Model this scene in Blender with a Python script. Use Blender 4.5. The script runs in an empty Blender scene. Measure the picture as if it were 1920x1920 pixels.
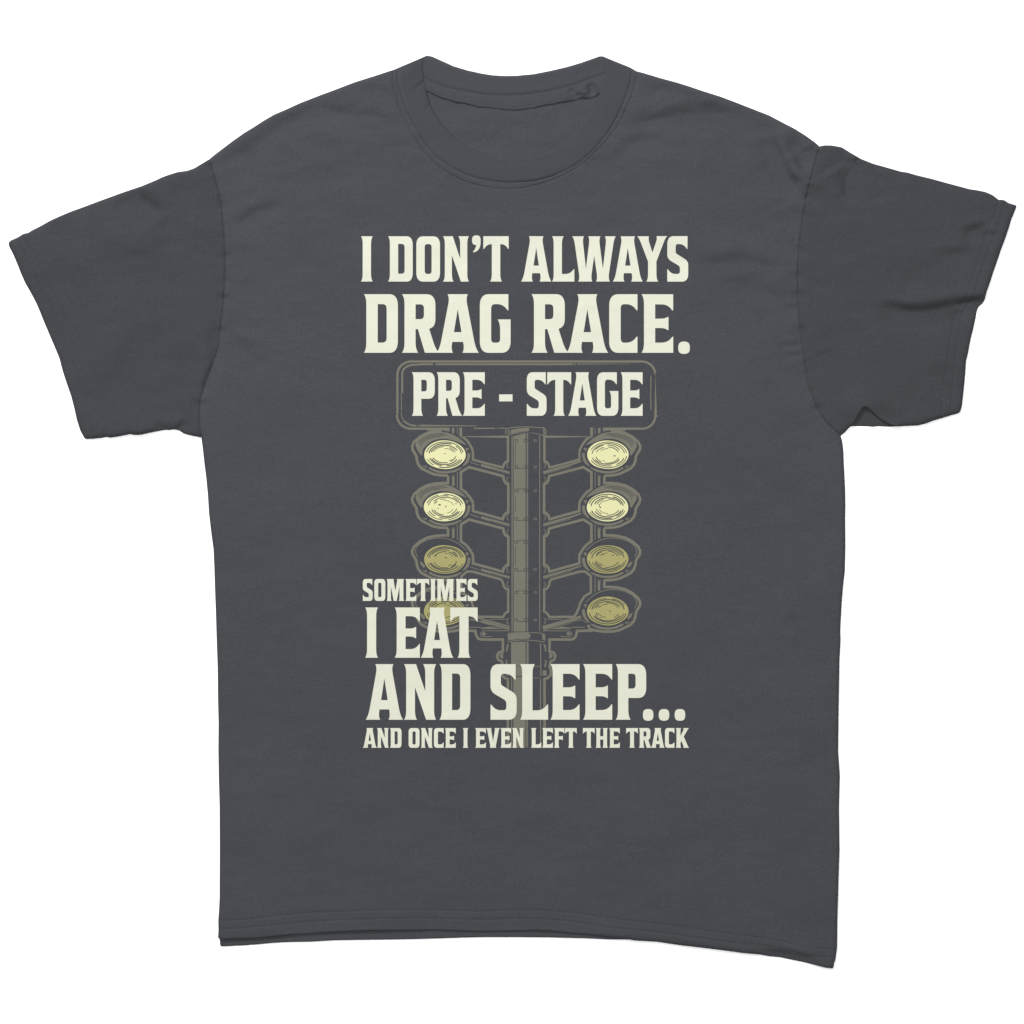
import bpy, math, random
import numpy as np
from mathutils import Vector
from mathutils.geometry import delaunay_2d_cdt

# ------------------------------------------------------------------ scene, camera, light
scene = bpy.context.scene
COL = scene.collection
DIST = 2.2
S = 0.768 / 1920 * (1 - 0.0035 / DIST)      # metres per unit of the cutting pattern (about 0.4 mm)

world = bpy.data.worlds.new("World"); scene.world = world; world.use_nodes = True
bg = world.node_tree.nodes["Background"]
bg.inputs[0].default_value = (0.95, 0.97, 1.0, 1); bg.inputs[1].default_value = 0.24

cam_d = bpy.data.cameras.new("camera"); cam = bpy.data.objects.new("camera", cam_d); COL.objects.link(cam)
cam.location = (0, 0, DIST); cam.rotation_euler = (0, 0, 0)
cam_d.sensor_width = 36; cam_d.lens = 36 * DIST / 0.768; cam_d.clip_end = 50; cam_d.clip_start = 0.05
scene.camera = cam

def lamp(name, loc, target, size, power, color=(1, 1, 1)):
    d = bpy.data.lights.new(name, 'AREA'); d.shape = 'SQUARE'; d.size = size; d.energy = power; d.color = color
    o = bpy.data.objects.new(name, d); COL.objects.link(o); o.location = loc
    o.rotation_euler = (Vector(target) - Vector(loc)).to_track_quat('-Z', 'Y').to_euler()
    return o
lamp("overhead_softbox", (0.0, 0.30, 2.40), (0, 0.12, 0), 0.9, 46)
lamp("key_softbox", (-0.95, 2.2, 2.2), (0, 0.0, 0), 0.6, 93)

scene.render.engine = 'CYCLES'
scene.view_settings.view_transform = 'Standard'; scene.view_settings.look = 'None'
scene.view_settings.exposure = 0; scene.view_settings.gamma = 1

# ------------------------------------------------------------------ helpers
rng = np.random.RandomState(7)
random.seed(7)

def px(p, z):                                # pattern units -> metres (z in mm)
    return ((p[0] - 960) * S, (960 - p[1]) * S, z * 0.001)

def smooth(pts, closed=False, n=6):
    P = [np.array(p, float) for p in pts]; m = len(P); out = []
    rngi = range(m if closed else m - 1)
    for i in rngi:
        if closed: a, b, c, d = P[(i-1) % m], P[i], P[(i+1) % m], P[(i+2) % m]
        else: a, b, c, d = P[max(i-1, 0)], P[i], P[i+1], P[min(i+2, m-1)]
        for k in range(n):
            t = k / n
            out.append(tuple(0.5*((2*b) + (-a+c)*t + (2*a-5*b+4*c-d)*t*t + (-a+3*b-3*c+d)*t**3)))
    if not closed: out.append(tuple(P[-1]))
    return out

def resample(pts, step=None, n=None, closed=False):
    P = np.array(pts, float)
    if closed: P = np.vstack([P, P[:1]])
    d = np.r_[0, np.cumsum(np.hypot(*np.diff(P, axis=0).T))]
    if n is None: n = max(2, int(round(d[-1] / step)) + 1)
    t = np.linspace(0, d[-1], n)
    if closed: t = t[:-1]
    return np.c_[np.interp(t, d, P[:, 0]), np.interp(t, d, P[:, 1])]

def seg_dist(X, Y, pts, closed=False, along=False, signed=False):
    P = np.array(pts, float)
    if closed: P = np.vstack([P, P[:1]])
    L = np.hypot(*np.diff(P, axis=0).T); C = np.r_[0, np.cumsum(L)]
    best = np.full(X.shape, 1e9); ta = np.zeros(X.shape); sg = np.ones(X.shape)
    for i in range(len(P)-1):
        if L[i] < 1e-9: continue
        ax, ay = P[i]; bx, by = P[i+1]
        t = np.clip(((X-ax)*(bx-ax) + (Y-ay)*(by-ay)) / L[i]**2, 0, 1)
        d = np.hypot(X-ax-t*(bx-ax), Y-ay-t*(by-ay))
        m = d < best; best[m] = d[m]
        if along: ta[m] = (C[i] + t[m]*L[i]) / C[-1]
        if signed: sg[m] = ((0.45*(X-ax-t*(bx-ax)) + (Y-ay-t*(by-ay)))[m])
    if signed: return best, ta, np.sign(sg)
    return (best, ta) if along else best

def winding(X, Y, poly):
    P = np.array(poly, float); w = np.zeros(X.shape, int)
    x0, y0 = P[-1]
    for x1, y1 in P:
        cr = (x1-x0)*(Y-y0) - (X-x0)*(y1-y0)
        w += ((y0 <= Y) & (y1 > Y) & (cr > 0)).astype(int) - ((y0 > Y) & (y1 <= Y) & (cr < 0)).astype(int)
        x0, y0 = x1, y1
    return w

class Shape:                                 # a set of loops; rule: 'nz' or 'eo'
    def __init__(s, loops, rule='nz'):
        s.loops = [np.array(l, float) for l in loops]; s.rule = rule
        A = np.vstack(s.loops); s.lo = A.min(0); s.hi = A.max(0)
    def inside(s, X, Y):
        r = np.zeros(X.shape, bool)
        m = (X >= s.lo[0]) & (X <= s.hi[0]) & (Y >= s.lo[1]) & (Y <= s.hi[1])
        if not m.any(): return r
        w = np.zeros(m.sum(), int); e = np.zeros(m.sum(), int)
        for l in s.loops:
            k = winding(X[m], Y[m], l); w += k; e += (k != 0)
        r[m] = (w != 0) if s.rule == 'nz' else (e % 2 == 1)
        return r

def triangulate(add, sub=(), extra=None, step=6, split=4.5):
    co, ed = [], []
    lo = np.min([s.lo for s in add], 0); hi = np.max([s.hi for s in add], 0)
    for s in list(add) + list(sub):
        for l in s.loops:
            if split:
                q = []
                for i in range(len(l)):
                    a, c = l[i], l[(i+1) % len(l)]; k = max(1, int(np.hypot(*(c-a))//split))
                    q += [a + (c-a)*(j/k) for j in range(k)]
                l = np.array(q)
            b = len(co); n = len(l); co.extend(map(tuple, l))
            ed.extend([(b+i, b+(i+1) % n) for i in range(n)])
    if step:
        gx, gy = np.meshgrid(np.arange(lo[0], hi[0], step), np.arange(lo[1], hi[1], step))
        gx = gx + (np.arange(gx.shape[0])[:, None] % 2) * step * 0.5
        gx, gy = gx.ravel(), gy.ravel()
        m = np.zeros(gx.shape, bool)
        for s in add: m |= s.inside(gx, gy)
        co.extend(zip(gx[m], gy[m]))
    if extra is not None: co.extend(map(tuple, extra))
    V, E, F = delaunay_2d_cdt([Vector(c) for c in co], ed, [], 0, 1e-4, False)[:3]
    V = np.array([(v.x, v.y) for v in V]); F = np.array([f for f in F if len(f) == 3])
    c = V[F].mean(1); keep = np.zeros(len(F), bool)
    for s in add: keep |= s.inside(c[:, 0], c[:, 1])
    for s in sub: keep &= ~s.inside(c[:, 0], c[:, 1])
    a = V[F[:, 0]]; b = V[F[:, 1]]; d = V[F[:, 2]]
    ar = (b[:, 0]-a[:, 0])*(d[:, 1]-a[:, 1]) - (b[:, 1]-a[:, 1])*(d[:, 0]-a[:, 0])
    keep &= np.abs(ar) > 1e-5
    F = F[keep]; ar = ar[keep]
    F[ar > 0] = F[ar > 0][:, ::-1]           # y flips later: keep normals up
    used, inv = np.unique(F, return_inverse=True)
    return V[used], inv.reshape(F.shape)

def link(name, V, F, material, parent=None, shade=True):
    me = bpy.data.meshes.new(name); me.from_pydata([tuple(v) for v in V], [], [tuple(int(i) for i in f) for f in F])
    me.materials.append(material)
    if shade:
        me.polygons.foreach_set('use_smooth', [True]*len(me.polygons))
    me.update()
    o = bpy.data.objects.new(name, me); COL.objects.link(o)
    if parent: o.parent = parent
    return o

def sheet(name, V2, F, hfun, material, parent, lift=0.0):
    z = hfun(V2[:, 0], V2[:, 1]) + lift
    V = np.c_[(V2[:, 0]-960)*S, (960-V2[:, 1])*S, z*0.001]
    return link(name, V, F, material, parent)

_tabs = {}
def vnoise(X, Y, seed):
    if seed not in _tabs: _tabs[seed] = np.random.RandomState(seed).rand(256, 256)
    T = _tabs[seed]
    xi = np.floor(X).astype(int); yi = np.floor(Y).astype(int); fx = X-xi; fy = Y-yi
    fx = fx*fx*fx*(fx*(fx*6-15)+10); fy = fy*fy*fy*(fy*(fy*6-15)+10)
    g = lambda a, b: T[a % 256, b % 256]
    return ((g(xi, yi)*(1-fx)+g(xi+1, yi)*fx)*(1-fy) + (g(xi, yi+1)*(1-fx)+g(xi+1, yi+1)*fx)*fy) - 0.5
def fbm(X, Y, seed, o=3):
    r = 0; a = 1
    for k in range(o):
        r = r + a*vnoise(X*2**k + 17.3*k, Y*2**k + 5.1*k, seed+k); a *= 0.5
    return r

# ------------------------------------------------------------------ materials
def fabric(name, col, grain=0.10, bump=0.25, rough=0.95, turn=0.0):
    m = bpy.data.materials.new(name); m.use_nodes = True; N = m.node_tree; nd = N.nodes; lk = N.links
    b = nd["Principled BSDF"]; b.inputs['Roughness'].default_value = rough
    b.inputs['Specular IOR Level'].default_value = 0.12
    b.inputs['Sheen Weight'].default_value = 0.0
    tc = nd.new('ShaderNodeTexCoord')
    mp = nd.new('ShaderNodeMapping'); mp.inputs['Scale'].default_value = (0.75, 1.0, 1.0); mp.inputs['Rotation'].default_value = (0, 0, turn)
    lk.new(tc.outputs['Object'], mp.inputs[0])
    n1 = nd.new('ShaderNodeTexNoise'); n1.inputs['Scale'].default_value = 850; n1.inputs['Detail'].default_value = 3
    lk.new(mp.outputs[0], n1.inputs['Vector'])
    mp2 = nd.new('ShaderNodeMapping'); mp2.inputs['Scale'].default_value = (0.25, 1.0, 1.0); mp2.inputs['Rotation'].default_value = (0, 0, turn)
    lk.new(tc.outputs['Object'], mp2.inputs[0])
    n2 = nd.new('ShaderNodeTexNoise'); n2.inputs['Scale'].default_value = 240; n2.inputs['Detail'].default_value = 3
    lk.new(mp2.outputs[0], n2.inputs['Vector'])
    n3 = nd.new('ShaderNodeTexNoise'); n3.inputs['Scale'].default_value = 14; n3.inputs['Detail'].default_value = 3
    lk.new(tc.outputs['Object'], n3.inputs['Vector'])
    def madd(src, k, base):
        a = nd.new('ShaderNodeMath'); a.operation = 'MULTIPLY_ADD'
        lk.new(src, a.inputs[0]); a.inputs[1].default_value = k
        if isinstance(base, float): a.inputs[2].default_value = base
        else: lk.new(base, a.inputs[2])
        return a.outputs[0]
    v = madd(n1.outputs[0], grain*2, 1.0 - grain)
    v = madd(n2.outputs[0], grain*0.5, v); v = madd(n3.outputs[0], grain*0.5, v)
    v = madd(v, 1.0, -grain*0.5)
    mx = nd.new('ShaderNodeVectorMath'); mx.operation = 'SCALE'; mx.inputs[0].default_value = col
    lk.new(v, mx.inputs['Scale']); lk.new(mx.outputs[0], b.inputs['Base Color'])
    bp = nd.new('ShaderNodeBump'); bp.inputs['Strength'].default_value = bump; bp.inputs['Distance'].default_value = 0.0003
    lk.new(n1.outputs[0], bp.inputs['Height']); lk.new(bp.outputs[0], b.inputs['Normal'])
    return m

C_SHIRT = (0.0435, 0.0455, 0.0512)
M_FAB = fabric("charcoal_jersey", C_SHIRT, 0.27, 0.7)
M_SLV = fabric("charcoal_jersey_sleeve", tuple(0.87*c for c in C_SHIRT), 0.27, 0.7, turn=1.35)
M_RIB = fabric("charcoal_rib_knit", (0.0460, 0.0485, 0.0545), 0.12, 0.25)
M_THR = fabric("charcoal_thread", (0.036, 0.038, 0.043), 0.10, 0.1)
M_TXT = fabric("cream_ink", (0.505, 0.508, 0.418), 0.08, 0.12, 0.8)
M_ART = fabric("olive_grey_ink", (0.127, 0.121, 0.096), 0.08, 0.12, 0.85)
M_LIT = fabric("pale_yellow_ink", (0.53, 0.52, 0.29), 0.03, 0.12, 0.8)
M_DIM = fabric("mustard_ink", (0.268, 0.250, 0.105), 0.04, 0.12, 0.8)
M_HEM = M_FAB

mg = bpy.data.materials.new("white_paper"); mg.use_nodes = True
gb = mg.node_tree.nodes["Principled BSDF"]; gb.inputs['Base Color'].default_value = (0.93, 0.93, 0.93, 1)
gb.inputs['Roughness'].default_value = 1.0; gb.inputs['Specular IOR Level'].default_value = 0.0
gnz = mg.node_tree.nodes.new('ShaderNodeTexNoise'); gnz.inputs['Scale'].default_value = 900
gbp = mg.node_tree.nodes.new('ShaderNodeBump'); gbp.inputs['Strength'].default_value = 0.03; gbp.inputs['Distance'].default_value = 0.0001
mg.node_tree.links.new(gnz.outputs[0], gbp.inputs['Height']); mg.node_tree.links.new(gbp.outputs[0], gb.inputs['Normal'])

# ------------------------------------------------------------------ the setting
g = link("white_backdrop", [(-3, -3, 0), (3, -3, 0), (3, 3, 0), (-3, 3, 0)], [(0, 1, 2, 3)], mg, None, False)
g['kind'] = 'structure'; g['label'] = "plain white paper surface under the t-shirt"

shirt = bpy.data.objects.new("t_shirt", None); COL.objects.link(shirt)
shirt['label'] = "charcoal grey crew neck t-shirt with cream drag race slogan, lying flat on white"
shirt['category'] = "t-shirt"

# ------------------------------------------------------------------ pattern outlines (1 unit = 0.4 mm)
L_TOP = [(391.5,297.5),(382.5,303),(362.5,315),(349,319.5),(332.5,321.5),(315,327),(304,331),(290,337.5),(265,348),(229,360),(207.5,368),(184,376.5),(155,387.5),(132.5,395.5),(110,405),(92.5,413),(75,423),(60,430.5),(51,436),(42.5,437.5),(32.5,444),(19,450),(14.5,454)]
L_CUFF = [(14.5,454),(15.5,461),(24,477.5),(31,494),(37.5,511),(46,530),(56,547.5),(66,566),(72.5,581),(80,600),(88.5,620),(99.6,646),(110,671),(116,694),(122.5,714.6),(132,741.7),(138,764.6),(143,787.5),(149.6,808),(157,821),(160,823)]
L_BOT = [(160,823),(174.6,822.5),(189,821),(198.5,819),(206,820.5),(217,819),(233,816),(242,814),(254,815.5),(264,815),(277,812),(291,809),(310,805.6),(315,806.2),(324.6,805),(333,806),(337,808),(343,812.5),(351.7,815),(364,817.7),(376.7,820.4)]
L_SIDE = [(376.7,820.4),(379.4,841.7),(382.5,870),(386,897),(389,929),(391,962.5),(395.3,999),(399.5,1030),(401,1064),(402.3,1106),(403.8,1145),(405.6,1205),(407.3,1252),(408,1317),(409,1356),(408.6,1408),(409.4,1460),(411,1512.5),(411.3,1590),(411,1685),(409.6,1711),(408.4,1728),(408.8,1745),(408,1759),(411.4,1761.6)]
HEM_F = [(411.4,1761.6),(432.7,1760.2),(484,1758.4),(518,1755),(561,1750.5),(603.5,1748),(646,1746.3),(689,1744.6),(731.7,1743.5),(800,1742.4),(844,1743.5),(908,1745.2),(972,1744),(1004,1743),(1036,1744.6),(1068,1747.8),(1100,1752),(1143,1757.6),(1175,1762),(1190,1764.6),(1232.7,1767),(1275.4,1773.4),(1318,1778.3),(1361,1783.6),(1393,1788),(1425,1790.7),(1444,1794.3),(1463,1795.8),(1489,1801.4),(1510,1805.6),(1531.7,1811.4),(1548.7,1815.7),(1561.5,1817),(1564,1814.6)]
HEM_B = [(411.8,1774),(413.5,1775.7),(422,1775.5),(454,1774),(482,1772),(509.6,1769.3),(539.5,1767.6),(582,1767),(625,1764.4),(667.6,1763.6),(731.7,1763),(795.7,1761.6),(865.4,1759.3),(908,1758.4),(972,1758.4),(1036,1759),(1100,1760.6),(1143,1762.7),(1190,1763),(1275,1768),(1361,1778),(1463,1790),(1550,1808)]
R_SIDE = [(1564,1814.6),(1564.8,1807),(1567.5,1800.7),(1568,1795.4),(1570.5,1777),(1571,1728),(1572,1690),(1573.2,1650),(1575,1595),(1574,1512.5),(1575.6,1455),(1572.4,1408),(1573,1356),(1574,1291),(1575,1239),(1577,1200),(1576.4,1182),(1577.7,1156),(1579.5,1124.5),(1582,1096),(1585,1070),(1586,1025.5),(1585.5,973),(1586,947),(1585.5,916),(1583.4,877),(1582,843),(1580,826),(1577,817)]
R_BOT = [(1577,817),(1586,809.5),(1595,799.5),(1600,798.8),(1625,799),(1637.5,800),(1647.5,799),(1668.8,800),(1690,799),(1722.5,797.5),(1737.5,793.8),(1752.5,788),(1770,783),(1786,778),(1799,774.5),(1802,771)]
R_FLAP = [(1577,817),(1586,809.5),(1595,799.5),(1603,788),(1611,775),(1616,766),(1621,763.5),(1628,766),(1637,774),(1648,783),(1660,791),(1674,797),(1690,799),(1722.5,797.5),(1737.5,793.8),(1752.5,788),(1770,783),(1786,778),(1799,774.5),(1802,771)]
R_CUFF = [(1802,771),(1805,760),(1807.5,737.5),(1810,712.5),(1811.7,690),(1812.5,676),(1815.7,664),(1821.4,634),(1825.6,618),(1830.6,595),(1832.9,581.4),(1836.3,574.6),(1844.4,567.7),(1847.8,560.8),(1851,547),(1857,531),(1862.7,512.7),(1870.7,489.8),(1877.6,469),(1884.5,450.8),(1892.5,427.9),(1897,411.9),(1902.8,398),(1908,384.8)]
R_TOP = [(1908,384.8),(1901.6,382.5),(1891,379.3),(1885.6,375),(1880,373.4),(1874,374),(1862.7,365),(1849,359),(1833,355.7),(1819,353.7),(1801,348.8),(1778,342.7),(1748,334.4),(1720.6,327.8),(1702,322.4),(1690.8,320.9),(1663,312.9),(1638,306),(1615,296.8),(1594.6,284.7),(1578.5,274.8),(1560,271.6),(1546.5,271.4),(1537.3,273.4)]
R_SHO = [(1537.3,273.4),(1527,264.5),(1511,253),(1490.6,240.4),(1467.7,228.5),(1442.5,215.2),(1415,204.4),(1380.6,191),(1350.8,179.7),(1314,168.2),(1289,159.7),(1268,153.3),(1238.5,145.3),(1206.5,135.5),(1192.7,132),(1184.5,126.5)]
L_SHO = [(744,127),(739,129.3),(726.6,133),(703.7,140.7),(664.8,152.9),(628,167),(598.3,178),(561.6,192.3),(534,205),(513.5,213.6),(495,224.4),(474.6,237.6),(458.5,247.3),(435.6,263.3),(415,279),(401,289.7),(391.5,297.5)]
SEAM_L = smooth([(391.5,297.5),(399,320),(406,345),(412.5,372.5),(416,395),(419,425),(421,462.5),(422,512.5),(420,550),(415.5,598),(410,643.8),(403.8,668.8),(391,704),(382,729),(376.7,743.8),(374.6,762.5),(374,791.7),(376.7,820.4)], n=3)
SEAM_R = smooth([(1537.3,273.4),(1525.8,313.3),(1516.7,350),(1508.6,391.2),(1503,428),(1498.3,469),(1496.5,515),(1497.7,564),(1501,610),(1507.5,665),(1515,712.5),(1526,747.5),(1540,777.5),(1555,797.5),(1577,817)], n=3)
def z4(pts): return [(720+x/3.84, 80+y/3.84) for x, y in pts]
COL_OUT = smooth(z4([(93,181),(98,280),(124,380),(158,480),(208,580),(270,690),(350,790),(430,860),(520,915),(620,960),(720,985),(830,1000),(940,1003),(1050,995),(1150,975),(1260,940),(1370,885),(1480,800),(1570,700),(1650,580),(1720,440),(1755,340),(1774,260),(1783,179)]), n=4)
COL_IN = smooth(z4([(312,89),(290,110),(283,170),(291,240),(303,330),(325,410),(360,500),(430,600),(520,690),(620,755),(720,800),(820,825),(930,832),(1030,825),(1130,800),(1230,755),(1330,680),(1400,610),(1470,520),(1520,450),(1550,370),(1575,270),(1590,200),(1592,140),(1572,93)]), n=4)
COL_ST = smooth(z4([(62,200),(70,320),(110,460),(180,620),(270,760),(380,880),(500,960),(620,1010),(740,1040),(870,1052),(1000,1045),(1150,1010),(1300,950),(1440,860),(1560,750),(1680,600),(1760,440),(1800,320),(1816,215)]), n=4)
NECK_TOP = z4([(312,89),(345,95),(400,120),(500,165),(600,195),(700,217),(780,230),(870,235),(960,233),(1080,222),(1200,198),(1320,170),(1420,140),(1500,112),(1550,94),(1572,93)])
NECK_LOW = smooth(z4([(270,235),(300,255),(380,292),(480,325),(600,352),(720,370),(870,378),(1000,372),(1150,352),(1300,320),(1450,270),(1575,225),(1620,200)]), n=4)
TAPE_LOW = smooth(z4([(270,330),(310,350),(420,400),(550,432),(700,462),(850,480),(950,487),(1060,474),(1200,445),(1400,408),(1550,372),(1640,340)]), n=4)
SILH = L_TOP + L_CUFF[1:] + L_BOT[1:] + L_SIDE[1:] + HEM_B + [(1564,1814.6)] + R_SIDE[1:] + R_BOT[1:] + R_CUFF[1:] + R_TOP[1:] + R_SHO[1:]
EDGE_SIDES = [L_TOP + L_CUFF[1:] + L_BOT[1:], L_SIDE, R_SIDE, R_FLAP[:3], R_FLAP[12:] + R_CUFF[1:] + R_TOP[1:] + R_SHO[1:], L_SHO]

def zr(x0, y0, k, pts): return [(x0+x/k, y0+y/k) for x, y in pts]
HS1 = zr(390,1600,4.683,[(95,592),(300,582),(450,565),(600,548),(750,535),(900,520),(1050,515),(1250,507),(1450,499),(1650,496),(1900,495)]) + \
      zr(780,1600,4.683,[(250,500),(420,505),(580,509),(750,501),(1000,497),(1150,502),(1280,515),(1450,532),(1600,556),(1750,575),(1900,592)]) + \
      zr(1190,1600,4.683,[(150,612),(350,635),(550,668),(750,692),(950,722),(1100,738),(1250,765),(1400,795),(1520,825),(1640,835),(1765,845)])
HS2 = zr(390,1600,4.683,[(95,663),(200,661),(330,652),(450,640),(600,630),(750,612),(900,600),(1050,592),(1250,583),(1450,575),(1650,573),(1900,572)]) + \
      zr(780,1600,4.683,[(250,576),(420,580),(580,583),(750,578),(1000,572),(1150,578),(1280,590),(1450,610),(1600,636),(1750,656),(1900,668)]) + \
      zr(1190,1600,4.683,[(150,690),(350,712),(550,742),(750,768),(950,796),(1100,803),(1250,830),(1400,865),(1520,900),(1640,908),(1758,918)])
CL1 = zr(0,200,4,[(135,1025),(180,1110),(230,1210),(270,1290),(320,1390),(380,1500),(425,1610),(470,1720),(500,1800),(540,1900)]) + zr(60,500,4.8,[(380,900),(430,1070),(460,1180),(490,1310),(530,1470),(545,1520)])
CL2 = zr(0,200,4,[(175,985),(230,1080),(270,1160),(320,1270),(380,1380),(430,1470),(480,1590),(530,1710),(570,1830),(600,1920)]) + zr(60,500,4.8,[(455,920),(510,1060),(540,1200),(570,1340),(600,1500)])
CR1 = zr(1480,240,4.364,[(1765,610),(1745,680),(1715,780),(1680,880),(1640,980),(1600,1100),(1560,1210),(1530,1300),(1510,1390)]) + zr(1440,500,4,[(1470,320),(1445,420),(1420,600),(1400,720),(1390,850),(1380,950),(1365,1080)])
CR2 = zr(1480,240,4.364,[(1708,620),(1685,700),(1650,780),(1610,880),(1580,980),(1550,1080),(1510,1190),(1480,1280),(1440,1400)]) + zr(1440,500,4,[(1410,370),(1385,470),(1360,600),(1340,740),(1320,870),(1310,1000),(1300,1100)])
STITCH_ROWS = []
for _l in (HS1, HS2, CL1, CR1, CL2, CR2):
    _s = smooth(_l, n=3); _a = np.array(_s); STITCH_ROWS.append((_s, _a[:, 0].min()-8, _a[:, 0].max()+8, _a[:, 1].min()-8, _a[:, 1].max()+8))

# ------------------------------------------------------------------ height of the upper cloth layer, mm
# folds: (points, depth mm (+ raises, - sinks), half width)
CREASES = [
 ([(400,312),(440,297),(480,274),(543,230),(612,196)], -1.5, 11),
 ([(423,436),(452,418),(486,398),(540,385)], -1.3, 8),
 ([(566,205),(658,217),(710,224),(752,243)], -1.2, 9),
 ([(670,166),(717,173),(740,186)], -0.8, 7),
 ([(560,250),(640,246),(700,262)], 0.6, 12),
 ([(422,374),(450,366),(490,366)], -0.35, 5),
 ([(422,478),(452,472),(500,478)], -0.35, 5),
 ([(421,536),(450,534),(500,540)], -0.35, 6),
 ([(236,350),(262,374),(286,392),(306,410)], -2.6, 12),
 ([(300,404),(310,440),(312,480)], -1.2, 16),
 ([(150,470),(250,500),(350,480)], -0.6, 26),
 ([(230,620),(280,650),(320,700)], -1.3, 24),
 ([(190,760),(240,700),(300,640)], -1.2, 22),
 ([(330,808),(343,796),(352,788)], -1.3, 4),
 ([(285,802),(300,800),(318,806)], -0.9, 4),
 ([(400,600),(398,650),(390,690)], -0.7, 6),
 ([(409,640),(400,680),(384,722),(376,750)], -0.9, 4),
 ([(430,640),(470,668),(500,690)], -0.7, 8),
 ([(425,620),(450,640),(520,665)], -0.6, 6),
 ([(440,705),(480,690),(520,660)], -0.6, 9),
 ([(1155,250),(1209,231),(1300,217),(1400,216)], -2.1, 10),
 ([(1190,190),(1236,172),(1277,178),(1339,190)], -1.3, 9),
 ([(1300,188),(1340,200),(1390,205)], 0.6, 9),
 ([(1145,275),(1172,276),(1212,263),(1260,258)], -1.0, 7),
 ([(1230,205),(1300,197),(1360,204)], -0.5, 7),
 ([(1430,240),(1452,285),(1468,316),(1488,355),(1503,388)], -3.0, 9),
 ([(1477,250),(1496,286),(1512,332)], -1.5, 8),
 ([(1456,262),(1480,306),(1500,346)], 0.7, 8),
 ([(1508,345),(1490,338),(1478,332)], -0.8, 4),
 ([(1330,240),(1390,232),(1440,250)], -0.7, 14),
 ([(1290,505),(1340,498),(1400,494),(1475,514)], -1.6, 11),
 ([(1200,470),(1260,486),(1310,500)], -0.6, 12),
 ([(1330,535),(1400,540),(1490,575)], -1.3, 12),
 ([(1380,590),(1440,596),(1500,590)], -0.5, 9),
 ([(1458,645),(1480,648),(1506,649)], -0.8, 3.5),
 ([(1462,664),(1485,666),(1508,664)], -0.9, 3.0),
 ([(1470,575),(1488,577),(1498,577)], -0.6, 3.0),
 ([(1630,576),(1665,580),(1702,586),(1740,585),(1790,575),(1840,566)], -4.6, 9),
 ([(1640,560),(1700,566),(1760,562),(1830,548)], 1.2, 12),
 ([(1780,601),(1794,588),(1812,590)], -1.0, 4),
 ([(1560,268),(1588,305),(1597,345),(1590,390)], -2.9, 14),
 ([(1640,306),(1615,330),(1600,350)], -1.5, 11),
 ([(1800,437),(1830,431),(1858,420)], -1.4, 6),
 ([(1743,478),(1790,478),(1836,468)], -0.9, 8),
 ([(1870,445),(1855,440),(1840,446)], -0.7, 4),
 ([(1640,520),(1700,508),(1760,516)], -0.5, 16),
 ([(1570,560),(1590,640),(1640,700)], -0.6, 22),
 ([(1700,700),(1750,712),(1800,708)], -0.8, 18),
 ([(1622,764),(1655,776),(1700,790)], -0.5, 7),
 ([(620,330),(760,350),(900,395)], -0.35, 30),
 ([(1010,390),(1150,360),(1290,330)], -0.4, 30),
 ([(1450,900),(1520,1000),(1560,1080)], -0.8, 30),
 ([(1480,1130),(1540,1160),(1578,1160)], -0.6, 18),
 ([(1500,1400),(1540,1410),(1572,1408)], -0.5, 18),
 ([(1300,1320),(1400,1360),(1500,1350)], -0.5, 30),
 ([(420,1000),(480,1040),(560,1050)], -0.5, 26),
 ([(430,1300),(500,1330),(600,1320)], -0.5, 30),
 ([(700,1560),(900,1600),(1100,1580)], -0.5, 34),
 ([(1420,1784),(1480,1792),(1540,1806)], -1.6, 6),
 ([(780,1712),(820,1708),(860,1716)], -0.5, 16),
]
def seam_groove(X, Y):
    g = 0
    for s, k in ((SEAM_L, 1.0), (SEAM_R, 0.95)):
        d, t = seg_dist(X, Y, s, along=True)
        side = 1.0
        g = g - k*0.85*np.exp(-(d/1.7)**2)
        pk = np.clip(vnoise(t*34, t*0, 91) + 0.10, 0, 1)       # puckers that run off the seam into the body
        g = g - 2.6*pk*np.exp(-(d/13)**2)
    return g
def lower_part(X, Y): return np.clip((Y-300)/1400, 0, 1)
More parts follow.
